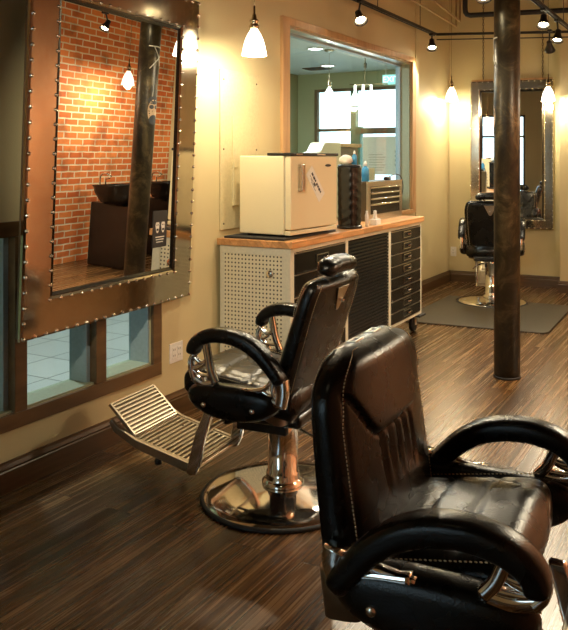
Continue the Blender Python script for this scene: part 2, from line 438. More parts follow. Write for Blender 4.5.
# paper notices on the street window
m = MB(); m.box((-1.60, 9.612, 1.30), (-.97, 9.620, 1.82)); nb = tag(m.build('notice_sheet', 'paper'), 'white sheet hung in the street window beyond the pass-through', 'notice')
m = MB(); 
for q in range(7): m.box((-1.50, 9.608, 1.36+q*.035), (-1.30+.02*(q % 3), 9.6125, 1.366+q*.035))
m.build('printing', 'sage_jamb', nb); m = MB()
for q in range(4): m.box((-1.12, 9.608, 1.42+q*.06), (-1.06, 9.6125, 1.45+q*.06))
m.build('printing', 'sage_jamb', nb)
m = MB(); m.box((-1.9, 12.5, -.1), (-1.45, 13.0, 3.2)); m.box((-.9, 12.3, -.1), (2.5, 13, 1.3)); m.box((-1.2, 12.4, 2.3), (2.5, 13, 2.7)); tag(m.build('street_building', 'exterior_stucco'), 'beige building front across the street outside the window', 'building')
struct(MB().box((-8, 9.8, -.2), (6, 20, -.1)).build('ground', 'pavement'))
# downlights
for i, (x, y, L) in enumerate(((-1.12, 7.38, 'nearer round recessed downlight in the pale ceiling beyond the opening'), (-1.71, 8.79, 'farther round recessed downlight in the pale ceiling beyond the opening'))):
    o = empty('downlight', (x, y, 2.72)); tag(o, L, 'downlight', 'recessed downlights beyond the opening')
    MB().lathe([(.075, 0), (.10, -.002), (.10, -.010), (.080, -.012), (.075, 0)], n=32).build('trim_ring', 'white_plastic', o)
    MB().lathe([(.001, -.004), (.077, -.004), (.077, -.007), (.001, -.007)], n=32).build('lens', 'cool_downlight', o)
o = empty('ceiling_vent', (-1.98, 9.0, 2.72)); tag(o, 'dark square air vent in the pale ceiling beyond the opening', 'vent')
m = MB(); m.box((-.16, -.12, -.012), (.16, .12, 0)); m.build('frame', 'brown_frame', o)
m = MB(); [m.box((-.14, -.1+k*.033, -.018), (.14, -.085+k*.033, -.012)) for k in range(6)]; m.build('louvre', 'black_plastic', o)
# exit sign
o = empty('exit_sign', (-.895, 8.95, 2.45)); tag(o, 'pale green EXIT sign hanging from the ceiling beyond the opening', 'sign')
MB().box((-.115, -.008, 0), (.115, .008, .125)).build('panel', 'sign_cyan', o, .002)
for hx in (-.07, .07): MB().tube([(hx, 0, .125), (hx, 0, .27)], .004).build('hanger', 'white_plastic', o)
text_mesh('EXIT', .105, .002, 'lettering', 'sign_white', Matrix.Translation((0, -.010, .062)) @ Matrix.Rotation(R(90), 4, 'X'), o)
o = empty('sensor', (-.89, 8.17, 2.72)); tag(o, 'small dark sensor hanging under the pale ceiling beyond the opening', 'sensor')
MB().lathe([(.02, 0), (.02, -.01), (.006, -.02), (.006, -.08), (.018, -.09), (.018, -.14), (.008, -.15)], n=16).build('body', 'black_plastic', o)

SHADE = [(.018, .165), (.026, .150), (.040, .128), (.055, .095), (.066, .055), (.073, .020), (.077, 0)]
def pendant(loc, zc, label, group, lit='lit_shade', power=16, r=1., cord='nickel', proto=[]):
    o = empty('pendant_lamp', loc); tag(o, label, 'lamp', group)
    inner = [(a - .004, z) for a, z in reversed(SHADE)]
    m = MB(); rings = [[Vector((a*r*math.cos(2*math.pi*k/32), a*r*math.sin(2*math.pi*k/32), z*r)) for k in range(32)] for a, z in SHADE + inner]
    m.loft(rings, cap=False); m.build('shade', lit, o)
    MB().lathe([(.020, .160), (.030, .166), (.031, .178), (.024, .184), (.024, .200), (.028, .204), (.028, .212), (.016, .222), (.012, .245), (.007, .255), (.006, .30)], n=24).build('socket_cap', 'nickel', o)
    MB().tube([(0, 0, .295), (0, 0, zc - loc[2] - .02)], .0022, 6).build('cord', cord, o)
    MB().lathe([(.055, 0), (.055, -.015), (.03, -.025)], c=(0, 0, zc-loc[2]), n=24).build('ceiling_rose', 'nickel', o)
    b = MB().ball((0, 0, .075), .028, 8, (1, 1, 1.25)).build('bulb', 'bulb_glow' if lit == 'lit_shade' else lit, o)
    if power:
        l = bpy.data.lights.new('pendant_light', 'POINT'); l.energy = power; l.color = (1, .85, .60); l.shadow_soft_size = .035
        lo = bpy.data.objects.new('pendant_light', l); COL.objects.link(lo); lo.parent = o; lo.location = (0, 0, -.01)
    return o
PG = 'frosted glass pendant lamps beside the mirrors'
pendant((.27, 3.93, 2.135), ZC, 'frosted white glass pendant lamp hanging in front of the wall panel', PG, power=26)
pendant((-.115, 8.78, 2.20), ZC, 'frosted pendant lamp hanging left of the far mirror', PG, power=26)
pendant((1.012, 8.78, 2.16), ZC, 'frosted pendant lamp hanging right of the far mirror, behind the pole', PG, power=26)
pendant((3.02, 7.2, 2.10), ZC, 'frosted pendant lamp by the brick wall, seen in the near mirror', PG, 'dull_shade', power=34)
pendant((3.02, 4.3, 2.15), ZC, 'frosted pendant lamp by the brick wall, nearer than the one over the wash basins', PG, power=46)
FG = 'small white pendants beyond the opening'
pendant((-1.04, 7.55, 2.15), 2.72, 'single small white pendant beyond the opening, left of the lamp bar', FG, 'far_shade', 6, .9)
o = empty('lamp_bar', (-.80, 7.82, 2.12)); tag(o, 'hanging lamp bar with three white shades beyond the opening', 'lamp')
m = MB(); m.tube([(-.12, 0, .23), (.30, .1, .23)], .008); m.tube([(.05, .04, .23), (.05, .04, .6)], .005); m.build('bar', 'nickel', o)
for k in range(3):
    x = -.06+k*.09; yy = (x+.12)*.24
    m = MB(); m.lathe([(a*.75, z*.9) for a, z in SHADE], c=(x, yy, .0), n=24); m.lathe([(.012, .14), (.012, .225)], c=(x, yy, 0), n=12); m.build('shade', 'far_shade', o)

# reception desk hood beyond the glass
o = empty('reception_desk', (-.62, 6.25, 0)); tag(o, 'cream and brown reception counter with curved hood beyond the opening', 'counter')
MM = Matrix(((0, 0, 1, 0), (1, 0, 0, 0), (0, 1, 0, 0), (0, 0, 0, 1)))
MB().box((-.30, -.35, 0), (.25, 1.05, 1.42)).build('cabinet_body', 'cream_plastic', o, .01)
m = MB(); prof = [(-.14, 1.42), (.32, 1.42), (.32, 1.665), (.04, 1.665), (.0, 1.655), (-.035, 1.625), (-.065, 1.59), (-.10, 1.575), (-.14, 1.57)]
m.prism(prof, .16, Matrix.Translation((.06, 0, 0)) @ MM); m.build('hood', 'cream_plastic', o, .01)
MB().box((.02, .32, 1.42), (.20, .74, 1.625)).build('brown_shelf', 'brown_trim', o, .006)
MB().box((.0, .325, 1.625), (.23, .77, 1.66)).build('shelf_top', 'casing_wood', o, .006)

# ------------------------------------------------------------------ big wall mirrors
def rect_path(y0, y1, z0, z1, step):
    out = []
    ny = round((y1-y0)/step); nz = round((z1-z0)/step)
    for k in range(ny): out += [(y0+(y1-y0)*k/ny, z0), (y1-(y1-y0)*k/ny, z1)]
    for k in range(nz): out += [(y1, z0+(z1-z0)*k/nz), (y0, z1-(z1-z0)*k/nz)]
    return out
def wall_mirror(name, W, Hh, fw, loc, rz, ry, label, group, seg=14):
    o = empty(name, loc, rz, ry); tag(o, label, 'mirror', group)
    MB().box((0, -W/2+.01, .01), (.022, W/2-.01, Hh-.01)).build('backing_board', 'brown_frame', o)
    m = MB(); m.box((.0225, -W/2+fw, fw), (.028, W/2-fw, Hh-fw)); m.build('mirror_pane', 'mirror_glass', o)
    m = MB()
    a, b = W/2, W/2-fw
    # four mitred strips, slightly domed, as one frame
    m.mi = 0
    prof = [(0, .0225), (0, .036), (.010, .043), (fw-.012, .043), (fw, .034), (fw, .0225)]
    def ring(t, x): return [Vector((x, -a+t, t)), Vector((x, a-t, t)), Vector((x, a-t, Hh-t)), Vector((x, -a+t, Hh-t))]
    m.smooth = False
    rings = [ring(t, x) for t, x in prof]
    vs = [[m.bm.verts.new(p) for p in r] for r in rings]
    for r0, r1 in zip(vs, vs[1:]):
        for i in range(4): m._f([r0[i], r0[(i+1) % 4], r1[(i+1) % 4], r1[i]])
    m.smooth = True; m.mi = 1
    n = 6
    for t in (.012, fw-.014):
        for (y, z) in rect_path(-a+t, a-t, t, Hh-t, .068):
            m.lathe([(.0095, 0), (.0088, .004), (.005, .008), (.001, .0095)], n=8, M=Matrix.Translation((.043, y, z)) @ Matrix.Rotation(R(90), 4, 'Y'))
    m.build('frame', ['frame_metal', 'stud_metal'], o)
    m = MB(); m.smooth = False
    t0 = fw; t1 = fw+.018
    rings = [ring(t0, .036), ring(t0+.004, .040), ring(t1, .029), ring(t1, .0281)]
    vs = [[m.bm.verts.new(p) for p in r] for r in rings]
    for r0, r1 in zip(vs, vs[1:]):
        for i in range(4): m._f([r0[i], r0[(i+1) % 4], r1[(i+1) % 4], r1[i]])
    m.build('bevelled_lip', 'dark_bevel', o)
    return o
MG = 'studded metal framed wall mirrors'
wm = wall_mirror('wall_mirror', 1.30, 1.74, .178, (.053, 3.668-.65, .695), R(3.5), R(2.4), 'large studded metal framed mirror leaning out over the low window', MG)
# support cleats that keep the leaning mirror on the wall
m = MB(); m.box((-.045, -.1, .0), (0.002, .5, .05)); m.build('wall_cleat', 'brown_frame', wm)
fmx, fmy = .515, back_pt(.515)-.085
fm = wall_mirror('wall_mirror', .965, 1.75, .115, (fmx, fmy, .69), R(-90) + BA + R(4.6), 0, 'studded metal framed mirror hanging on chains on the far wall', MG)
m = MB(); m.box((-.045, -.47, 1.66), (.02, .47, 1.775)); m.build('top_rail', 'casing_wood', fm)
def chain(a, b, label):
    a, b = Vector(a), Vector(b); L = (b-a).length; n = int(L/.034); d = (b-a)/n; m = MB()
    for k in range(n):
        c = a + d*(k+.5); ax = Vector((1, 0, 0)) if k % 2 else Vector((0, 1, 0)); u = d.normalized()
        pts = [c + ax*math.cos(t)*.0085 + u*math.sin(t)*.022 for t in [2*math.pi*i/10 for i in range(11)]]
        m.tube(pts, .0042, 5, cap=False)
    return tag(m.build('chain', 'toolbox_paint'), label, 'chain', 'chains holding up the mirrors')
def fml(y, z): return fm.matrix_basis @ Vector((-.01, y, z))
chain(fml(.355, 1.775), (*fml(.355, 0)[:2], ZC), 'left steel chain holding up the far mirror')
chain(fml(-.335, 1.775), (*fml(-.335, 0)[:2], ZC), 'right steel chain holding up the far mirror, beyond the pole')

# card tucked on the near mirror
o = empty('portrait_card'); o.rotation_euler = (0, R(2.4), R(3.5)); bpy.context.view_layer.update()
o.location = wm.matrix_basis @ Vector((.029, .350, .405))
tag(o, 'small black card with two bearded faces stuck on the near mirror', 'card')
MB().box((0, -.062, -.085), (.002, .062, .118)).build('card_stock', 'ink', o)
m = MB()
for s in (-.025, .026):
    head = [(math.cos(t)*.018*(1 if math.sin(t) > 0 else .85), math.sin(t)*(.028 if math.sin(t) > 0 else .04)) for t in [2*math.pi*k/20 for k in range(20)]]
    m.prism([(s+x, z+.035) for x, z in head], .001, Matrix.Translation((.002, 0, 0)) @ MM)
m.build('printed_faces', 'paper', o)
m = MB()
for s in (-.025, .026):
    m = MB()
    for dx in (-.007, .007): m.box((.003, s+dx-.004, .038), (.0036, s+dx+.004, .043))
    m.box((.003, s-.009, .008), (.0036, s+.009, .020)); m.box((.003, s-.015, .056), (.0036, s+.015, .064))
    m.build('printed_features', 'ink', o)
m = MB()
for k in range(3): m.box((.002, -.04+.004*k, -.03-.014*k), (.0026, .04-.006*k, -.025-.014*k))
m.build('printed_lines', 'paper', o)

# ------------------------------------------------------------------ wall fittings
o = empty('electrical_panel', (0, 4.04, 1.05)); tag(o, 'painted electrical panel cover on the wall left of the opening', 'panel')
MB().box((0, 0, 0), (.011, .46, 1.035)).build('cover_plate', 'painted_panel', o, .003)
d = MB().box((.011, .125, .15), (.024, .36, .74)).build('door', 'painted_panel', o, .003)
m = MB(); m.box((.024, .13, .40), (.031, .165, .45)); m.build('latch', 'painted_panel', d, .002)
for y in (.035, .42):
    for z in (.04, .52, .97):
        MB().lathe([(.007, 0), (.006, .003), (.001, .004)], n=10, M=Matrix.Translation((.011, y, z)) @ Matrix.Rotation(R(90), 4, 'Y')).build('screw', 'brown_frame', o)
def outlet(loc, rz, n, label):
    o = empty('outlet_plate', loc, rz); tag(o, label, 'outlet'); w = .045*n+.03
    MB().box((0, -w/2, -.058), (.007, w/2, .058)).build('cover_plate', 'white_plastic', o, .003)
    for k in range(n):
        c = (k-(n-1)/2)*.047
        r_ = MB().box((.007, c-.017, -.034), (.010, c+.017, .034)).build('socket', 'white_plastic', o, .002)
        for z in (-.02, .014):
            for q in (-.008, .005): MB().box((.010, c+q, z), (.0106, c+q+.003, z+.010)).build('slot', 'ink', r_)
outlet((0, 3.605, .366), 0, 2, 'double white outlet plate on the wall beside the near chair')
outlet((-.215, BY-.001, .37), R(-90), 1, 'single white outlet plate on the far wall left of the far chair')

# ------------------------------------------------------------------ support pole
PX, PY, PR = 1.459, 5.29, .089
o = empty('support_pole', (PX, PY, 0)); tag(o, 'worn black round steel pole standing in the middle of the floor', 'pole')
MB().lathe([(PR, 0), (PR, ZC)], n=48).build('shaft', 'worn_black_paint', o)
MB().lathe([(PR+.004, 0), (PR+.004, .012), (PR, .016)], n=48).build('foot_ring', 'black_rubber', o)
def on_pole(u, z, off=.001):     # u: metres round the pole from the side that faces the near mirror
    a = R(220) + u/PR
    return Vector(((PR+off)*math.cos(a), (PR+off)*math.sin(a), z))
def strip(pts, w, name, mat):
    m = MB(); P = []
    for (u0, z0), (u1, z1) in zip(pts, pts[1:]):
        for k in range(6): P.append((u0+(u1-u0)*k/6, z0+(z1-z0)*k/6))
    P.append(pts[-1])
    m.tube([on_pole(u, z, .0015) for u, z in P], w, 6); m.build(name, mat, o)
strip([(.030, 2.34), (-.050, 2.34), (-.10, 2.335)], .005, 'tape_mark', 'white_paint')
strip([(-.015, 2.34), (-.065, 2.26), (-.10, 2.18)], .004, 'tape_mark', 'white_paint')
strip([(-.10, 2.27), (-.045, 2.22), (.015, 2.15)], .004, 'tape_mark', 'white_paint')
def decal(f, n, name, mat, off):
    m = MB(); pts = [f(2*math.pi*k/n) for k in range(n)]
    cu = sum(p[0] for p in pts)/n; cz = sum(p[1] for p in pts)/n
    cv = m.bm.verts.new(on_pole(cu, cz, off)); mid = [m.bm.verts.new(on_pole((p[0]+cu)/2, (p[1]+cz)/2, off)) for p in pts]; vs = [m.bm.verts.new(on_pole(*p, off)) for p in pts]
    for i in range(n):
        m._f([cv, mid[i], mid[(i+1) % n]]); m._f([mid[i], vs[i], vs[(i+1) % n], mid[(i+1) % n]])
    return m.build(name, mat, o)
FZ = 1.80
decal(lambda t: (-.055+.062*math.cos(t), FZ+(.095 if math.sin(t) > 0 else .12)*math.sin(t)), 28, 'painted_face', 'skin_tone', .0012)
decal(lambda t: (-.055+.068*math.cos(t), FZ+.085+.035*math.sin(t)), 20, 'painted_hair', 'ink', .002)
for s in (-.082, -.028): decal(lambda t: (s+.023*math.cos(t), FZ+.028+.018*math.sin(t)), 16, 'painted_glasses', 'ink', .0022)
decal(lambda t: (-.055+.048*math.cos(t), FZ-.080+.042*math.sin(t)), 20, 'painted_beard', 'ink', .002)

# ------------------------------------------------------------------ tracks, pipes and spotlights
def pipe(name, pts, r, label, cat, mat='track_black', n=12):
    return tag(MB().tube([Vector(p) for p in pts], r, n).build(name, mat), label, cat)
def track(a, b, label):
    a, b = Vector(a), Vector(b); d = b-a; L = d.length; o = empty('lighting_track', a, math.atan2(d.y, d.x)); tag(o, label, 'track', 'black lighting tracks')
    m = MB(); m.box((0, -.018, 0), (L, -.012, .028)); m.box((0, .012, 0), (L, .018, .028)); m.box((0, -.012, .016), (L, .012, .028)); m.build('rail', 'track_black', o)
    m = MB(); m.box((0, -.010, .010), (L, -.007, .013)); m.box((0, .007, .010), (L, .010, .013)); m.build('conductor', 'brushed_steel', o)
    for k in range(3):
        x = L*(.15+.35*k); MB().tube([(x, 0, .028), (x, 0, ZC-a.z)], .004, 8).build('hanger_rod', 'track_black', o)
    return o
TZ = 2.80
track((.13, 4.6, TZ), (.085, 7.66, TZ), 'black lighting track running along the left wall above the opening')
track((1.405, 5.42, TZ), (1.395, 8.02, TZ), 'black lighting track running away from the pole at upper right')
pipe('conduit_pipe', [(.085, 7.70, TZ+.02), (1.34, 8.17, TZ+.02), (2.6, 8.64, TZ+.02)], .014, 'thin black pipe crossing the room from the end of the left track', 'pipe')
pipe('conduit_pipe', [(.085, 7.70, TZ-.035), (2.6, 8.64, TZ-.035)], .006, 'slim black cable run just under the thin crossing pipe', 'pipe')
pipe('water_pipe', [(.42, 7.62, ZC), (.42, 7.62, 3.05), (.424, 7.62, 3.01), (.44, 7.625, 2.985), (.47, 7.63, 2.975), (1.6, 7.86, 2.975), (3.4, 8.2, 2.975)], .026, 'thick black pipe that drops from the ceiling and turns right', 'pipe')
pipe('conduit_pipe', [(.16, 5.6, 3.06), (.10, 8.3, 3.0), (.10, 8.3, ZC)], .011, 'tan conduit above the left lighting track', 'pipe', 'conduit_tan')
pipe('conduit_pipe', [(.30, 6.3, 3.10), (.16, 8.25, 3.04), (.16, 8.25, ZC)], .011, 'tan conduit farther out from the left wall than the other', 'pipe', 'conduit_tan')
pipe('hanging_wire', [(1.55, 7.2, 2.84), (1.55, 7.9, ZC)], .012, 'slanting black bar over the right lighting track', 'pipe')

def spot(loc, aim, zt, label, lit=True, power=120, size=75, stem=True):
    o = empty('track_spotlight', loc); tag(o, label, 'spotlight', 'black cone spotlights on the tracks')
    d = (Vector(aim) - Vector(loc)).normalized(); M = d.to_track_quat('-Z', 'Y').to_matrix().to_4x4()
    prof = [(.020, .115), (.026, .110), (.027, .075), (.034, .055), (.046, .025), (.056, 0), (.053, 0), (.043, .026), (.024, .06), (.001, .062)]
    rings = [[M @ Vector((a*math.cos(2*math.pi*k/28), a*math.sin(2*math.pi*k/28), z)) for k in range(28)] for a, z in prof]
    m = MB(); m.loft(rings, cap=True); m.build('cone', 'track_black', o)
    if lit:
        MB().lathe([(.001, .028), (.036, .028), (.036, .020), (.028, .012), (.001, .008)], n=24, M=M).build('bulb', 'bulb_glow', o)
        l = bpy.data.lights.new('spot_light', 'SPOT'); l.energy = power; l.color = (1, .86, .62); l.spot_size = R(size); l.spot_blend = .55; l.shadow_soft_size = .02
        lo = bpy.data.objects.new('spot_light', l); COL.objects.link(lo); lo.parent = o
        lo.matrix_local = Matrix.Translation(d*.012) @ M
    top = Vector((0, 0, zt-loc[2])); back = M @ Vector((0, 0, .09))
    m = MB(); m.tube([back, (back+top)/2+Vector((0, 0, .01)), top], .008, 8)
    m.box((-.02, -.035, zt-loc[2]-.02), (.02, .035, zt-loc[2])); m.build('yoke', 'track_black', o)
    return o
spot((.17, 5.66, 2.625), (1.3, 4.6, .6), TZ, 'lit spotlight glaring above the pass-through opening', power=70, size=90)
spot((.10, 7.52, 2.645), (.35, 6.9, 1.2), TZ, 'lit spotlight at the far end of the left track', power=60, size=110)
spot((1.40, 6.72, 2.65), (1.6, 5.4, 0), TZ, 'lit spotlight on the right track, nearer of the two beside the pole', power=110, size=90)
spot((1.40, 7.30, 2.60), (1.3, 6.4, 0), TZ, 'lit spotlight on the right track, farther of the two beside the pole', power=110, size=90)
spot((1.18, 8.05, 2.62), (1.12, 8.6, 2.0), 2.835, 'unlit black cone spotlight hanging from the crossing pipe', lit=False)
spot((1.36, 5.08, 2.585), (1.9, 4.0, 0), 2.74, 'lit spotlight clamped to the front of the pole near the ceiling', power=80, size=80)
MB_ = MB(); MB_.tube([(1.36, 5.08, 2.74), (1.40, 5.19, 2.76), (1.41, 5.22, 2.76)], .012, 8); clampo = tag(MB_.build('pipe_clamp', 'track_black'), 'black clamp arm holding a spotlight on the pole', 'clamp')
# out-of-view track and spotlight over the front floor, added to brighten the cabinet end
track((1.75, -.6, TZ), (1.75, 1.9, TZ), 'unseen black lighting track added over the front of the shop floor')
spot((1.75, .8, 2.62), (.20, 4.1, 1.1), TZ, 'unseen spotlight added over the front of the shop to light the steel cabinet', power=150, size=48)
# track above the brick side
track((2.75, 2.6, TZ), (2.75, 7.4, TZ), 'black lighting track over the brick side, seen in the near mirror')
spot((2.75, 6.35, 2.62), (2.95, 5.2, 0.6), TZ, 'lit spotlight by the brick wall, seen in the near mirror', power=130, size=90)
spot((2.75, 4.0, 2.62), (3.45, 4.9, 1.2), TZ, 'lit spotlight aimed at the brick wall, nearer than the other', power=110, size=100)

# ------------------------------------------------------------------ tool cabinet
CX0, CX1, CY0, CY1 = -.045, .470, 4.015, 6.36
cab = empty('tool_cabinet', (0, 0, 0), 0); CR = R(1.2)
cab.location = (CX0, CY0, 0); cab.rotation_euler = (0, 0, CR)
tag(cab, 'long steel tool cabinet on casters with black drawers and perforated end', 'cabinet')
W_, L_ = CX1-CX0, CY1-CY0; ZB, ZT = .155, .962
m = MB(); m.box((.012, .012, ZB), (W_-.03, L_-.012, ZT-.005)); m.build('carcass', 'black_satin', cab)
m = MB()
def ys(*v): return v
posts = [(0, .045), (.78, .825), (1.585, 1.63), (L_-.03, L_)]
for a, b in posts: m.box((W_-.03, a, ZB), (W_, b, ZT))
m.box((W_-.03, 0, ZT-.03), (W_-.001, L_, ZT)); m.box((W_-.03, 0, ZB), (W_-.001, L_, ZB+.022))
m.box((0, 0, ZB), (.035, .03, ZT)); m.box((W_-.06, -.003, ZB), (W_-.001, .02, ZT)); m.box((0, L_-.012, ZB), (W_-.01, L_, ZT))
m.box((0, -.002, ZT-.05), (W_, .012, ZT)); m.box((0, -.002, ZB), (W_, .012, ZB+.03))
m.build('steel_frame', 'cabinet_steel', cab, .002)
pe = MB().box((.035, .002, ZB+.03), (W_-.06, .012, ZT-.05)).build('end_panel', 'perforated_steel', cab)
m = MB(); m.lathe([(.026, 0), (.026, .010), (.020, .016), (.001, .017)], n=24, M=Matrix.Translation((.37, .002, .80)) @ Matrix.Rotation(R(90), 4, 'X'))
lk = m.build('lock_knob', 'chrome', pe)
def drawer(y0, y1, z0, z1, ribs=False):
    m = MB(); xf = W_+.004
    m.box((W_-.03, y0, z0), (xf, y1, z1)); 
    d = m.build('drawer', 'black_satin', cab, .003)
    m = MB(); m.box((xf-.006, y0, z1-.006), (xf+.004, y1, z1)); m.build('drawer_lip', 'brushed_steel', d)
    yc = (y0+y1)/2; zc = (z0+z1)/2; hw = min(.085, (y1-y0)*.16 if y1-y0 > .6 else .105); hh = min(.028, (z1-z0)*.30)
    m = MB(); t = .006
    for lo, hi in (((yc-hw, zc-hh), (yc+hw, zc-hh+t)), ((yc-hw, zc+hh-t), (yc+hw, zc+hh)), ((yc-hw, zc-hh), (yc-hw+t, zc+hh)), ((yc+hw-t, zc-hh), (yc+hw, zc+hh))): m.box((xf, lo[0], lo[1]), (xf+.006, hi[0], hi[1]))
    m.tube([(xf, yc+hw*.05, zc), (xf+.02, yc+hw*.15, zc), (xf+.02, yc+hw*.75, zc+.003), (xf, yc+hw*.85, zc)], .006, 8)
    m.build('handle', 'chrome', d)
    return d
drawer(.05, .775, .80, ZT-.034)
for a, b in ((.66, .795), (.52, .655), (.35, .515), (ZB+.025, .345)): drawer(.05, .775, a, b)
zz = [ZB+.026 + (ZT-.034-ZB-.026)*k/8 for k in range(9)]
for a, b in zip(zz, zz[1:]): drawer(1.635, L_-.035, a+.003, b-.002)
m = MB(); nr = 30; zt, zb = ZT-.036, ZB+.024
m.box((W_-.03, .83, zb), (W_-.014, 1.58, zt))
for k in range(nr):
    a = zb+(zt-zb)*k/nr; h_ = (zt-zb)/nr
    m.prism([(W_-.014, a), (W_-.003, a+h_*.25), (W_-.003, a+h_*.7), (W_-.014, a+h_*.95)], .75, Matrix.Translation((0, 1.58, 0)) @ Matrix.Rotation(R(90), 4, 'X'))
m.build('roller_shutter', 'black_satin', cab)
MB().box((-.012, -.02, ZT), (W_+.022, L_+.012, 1.005)).build('worktop', 'butcher_block', cab, .004)
m = MB(); m.box((W_-.08, L_-.12, ZB-.016), (W_+.03, L_+.03, ZB)); m.build('bumper', 'black_rubber', cab, .004)
for (x, y) in ((.07, .08), (W_-.07, .08), (.07, L_-.08), (W_-.06, L_-.06)):
    c = MB(); c.box((x-.035, y-.035, ZB-.010), (x+.035, y+.035, ZB)); c.box((x-.028, y-.020, .06), (x-.022, y+.03, ZB-.01)); c.box((x+.022, y-.020, .06), (x+.028, y+.03, ZB-.01))
    c.lathe([(.010, -.034), (.010, .034)], n=12, M=Matrix.Translation((x, y+.01, .068)) @ Matrix.Rotation(R(90), 4, 'Y'))
    cc = c.build('caster', 'brushed_steel', cab)
    MB().lathe([(.03, -.018), (.062, -.018), (.067, -.012), (.067, .012), (.062, .018), (.03, .018)], n=28, M=Matrix.Translation((x, y+.01, .068)) @ Matrix.Rotation(R(90), 4, 'Y')).build('wheel', 'black_rubber', cc)

# things on the worktop
WT = 1.005
o = tag(MB().box((.0, -.10, 0), (.44, .62, .014)).build('rubber_mat', 'black_rubber', None, .003, (-.02, 4.12, WT)), 'thin black mat lying on the worktop under the little fridge', 'mat')
o.rotation_euler = (0, 0, R(1.2))
fr = empty('mini_fridge', (.025, 4.13, WT+.014), R(-4)); tag(fr, 'cream mini fridge with black top trim and a slanted sticker', 'fridge')
FW, FD, FH = .56, .400, .508
MB().box((0, 0, .012), (FD-.05, FW, FH)).build('body', 'cream_enamel', fr, .008)
MB().box((FD-.045, .004, .045), (FD, FW-.004, FH-.002)).build('door', 'cream_enamel', fr, .008)
MB().box((FD-.052, .008, .05), (FD-.044, FW-.008, FH-.01)).build('gasket', 'cream_gasket', fr)
MB().box((FD-.045, .0, .012), (FD-.004, FW, .038)).build('kick_strip', 'cream_enamel', fr, .004)
m = MB(); m.box((.22, .0, FH), (FD+.004, FW+.01, FH+.018)); tt = m.build('top_trim', 'black_plastic', fr, .003)
m = MB(); m.box((FD+.0035, .06, FH+.004), (FD+.006, .13, FH+.013)); m.box((FD+.0035, .30, FH+.004), (FD+.006, .40, FH+.012)); m.build('badge', 'brushed_steel', tt)
m = MB(); m.box((FD, .085, .285), (FD+.030, .120, .305)); m.box((FD, .085, .435), (FD+.030, .120, .455)); m.box((FD+.018, .088, .285), (FD+.034, .117, .455)); m.build('handle', 'brushed_steel', fr, .003)
m = MB(); m.prism([(.44+.036*math.cos(t), .445+.009*math.sin(t)) for t in [2*math.pi*k/20 for k in range(20)]], .002, Matrix.Translation((FD, 0, 0)) @ MM); m.build('logo_plate', 'black_plastic', fr)
for (y, x) in ((.05, .05), (.05, .33), (.51, .05), (.51, .33)): MB().lathe([(.018, 0), (.018, .014)], c=(x, y, 0), n=12).build('foot', 'black_rubber', fr)
MS = Matrix.Translation((FD+.0006, .285, .325)) @ Matrix.Rotation(R(-50), 4, 'X')
m = MB(); m.box((0, -.12, -.045), (.001, .12, .045), MS); st = m.build('sticker', 'paper', fr)
m = MB()
for a, b, z, t in ((-.085, -.060, .014, .010), (-.055, -.030, .013, .011), (-.026, -.010, .014, .009), (.002, .020, .012, .011), (.024, .040, .013, .010), (.044, .066, .012, .011), (.070, .084, .013, .009), (-.02, .008, -.008, .010)):
    m.box((.001, a, z-t), (.0016, b, z+t*.6), MS)
m.build('printed_marks', 'ink', st)
m = MB()
for k in range(3): m.box((.001, -.085+.02*k, -.014-.009*k), (.0016, -.025+.03*k, -.011-.009*k), MS)
m.build('fine_print', 'ink', st)

bn = empty('ribbed_bin', (.375, 5.03, WT)); tag(bn, 'tall black ribbed canister on the worktop beside the mini fridge', 'canister')
m = MB(); rings = []
for k in range(60):
    z = .445*k/59; r = .082 + .004*k/59; rings.append([Vector(((r+.0012*math.sin(z*95+3*math.sin(2*t)))*sup(math.cos(t), math.sin(t), 3)[0]*.9, (r+.0012*math.sin(z*95+3*math.sin(2*t)))*sup(math.cos(t), math.sin(t), 3)[1], z)) for t in [2*math.pi*i/40 for i in range(40)]])
m.loft(rings); m.build('body', 'black_satin', bn)
MB().lathe([(.070, 0), (.084, .0), (.086, .010), (.080, .016)], c=(0, 0, .445), n=36).build('rim', 'black_plastic', bn)
m = MB(); m.lathe([(.092, 0), (.092, .018), (.088, .022)], n=36); m.build('base', 'black_plastic', bn)
m = MB(); rings = []
for i in range(9):
    ph = math.pi*i/8; rings.append([Vector((.045*math.sin(ph)*math.cos(t)*(1+.22*math.sin(5*t+i*2)), .055*math.sin(ph)*math.sin(t)*(1+.2*math.cos(4*t-i)), .036-.036*math.cos(ph))) for t in [2*math.pi*k/18 for k in range(18)]] if 0 < i < 8 else [Vector((.004*math.cos(t), .004*math.sin(t), .036-.036*math.cos(ph))) for t in [2*math.pi*k/18 for k in range(18)]])
tag(m.loft(rings).build('crumpled_towel', 'paper', None, 0, (.36, 5.0, WT+.461)), 'crumpled white towel lying on top of the black canister', 'towel')
def bottle(loc, s, label, cap='white_plastic'):
    o = empty('spray_bottle', loc); tag(o, label, 'bottle', 'blue labelled bottles by the toolbox')
    MB().lathe([(.022*s, 0), (.026*s, .004*s), (.026*s, .075*s), (.020*s, .092*s), (.010*s, .10*s), (.010*s, .108*s)], n=20).build('body', 'blue_label', o)
    m = MB(); m.lathe([(.012*s, .106*s), (.012*s, .125*s), (.006*s, .13*s), (.006*s, .138*s)], n=16); m.build('cap', cap, o)
bottle((.39, 5.08, WT+.461), .75, 'blue bottle with white cap standing on the black canister')
bottle((.19, 5.70, 1.325), 1.2, 'blue bottle standing on the left end of the steel toolbox')
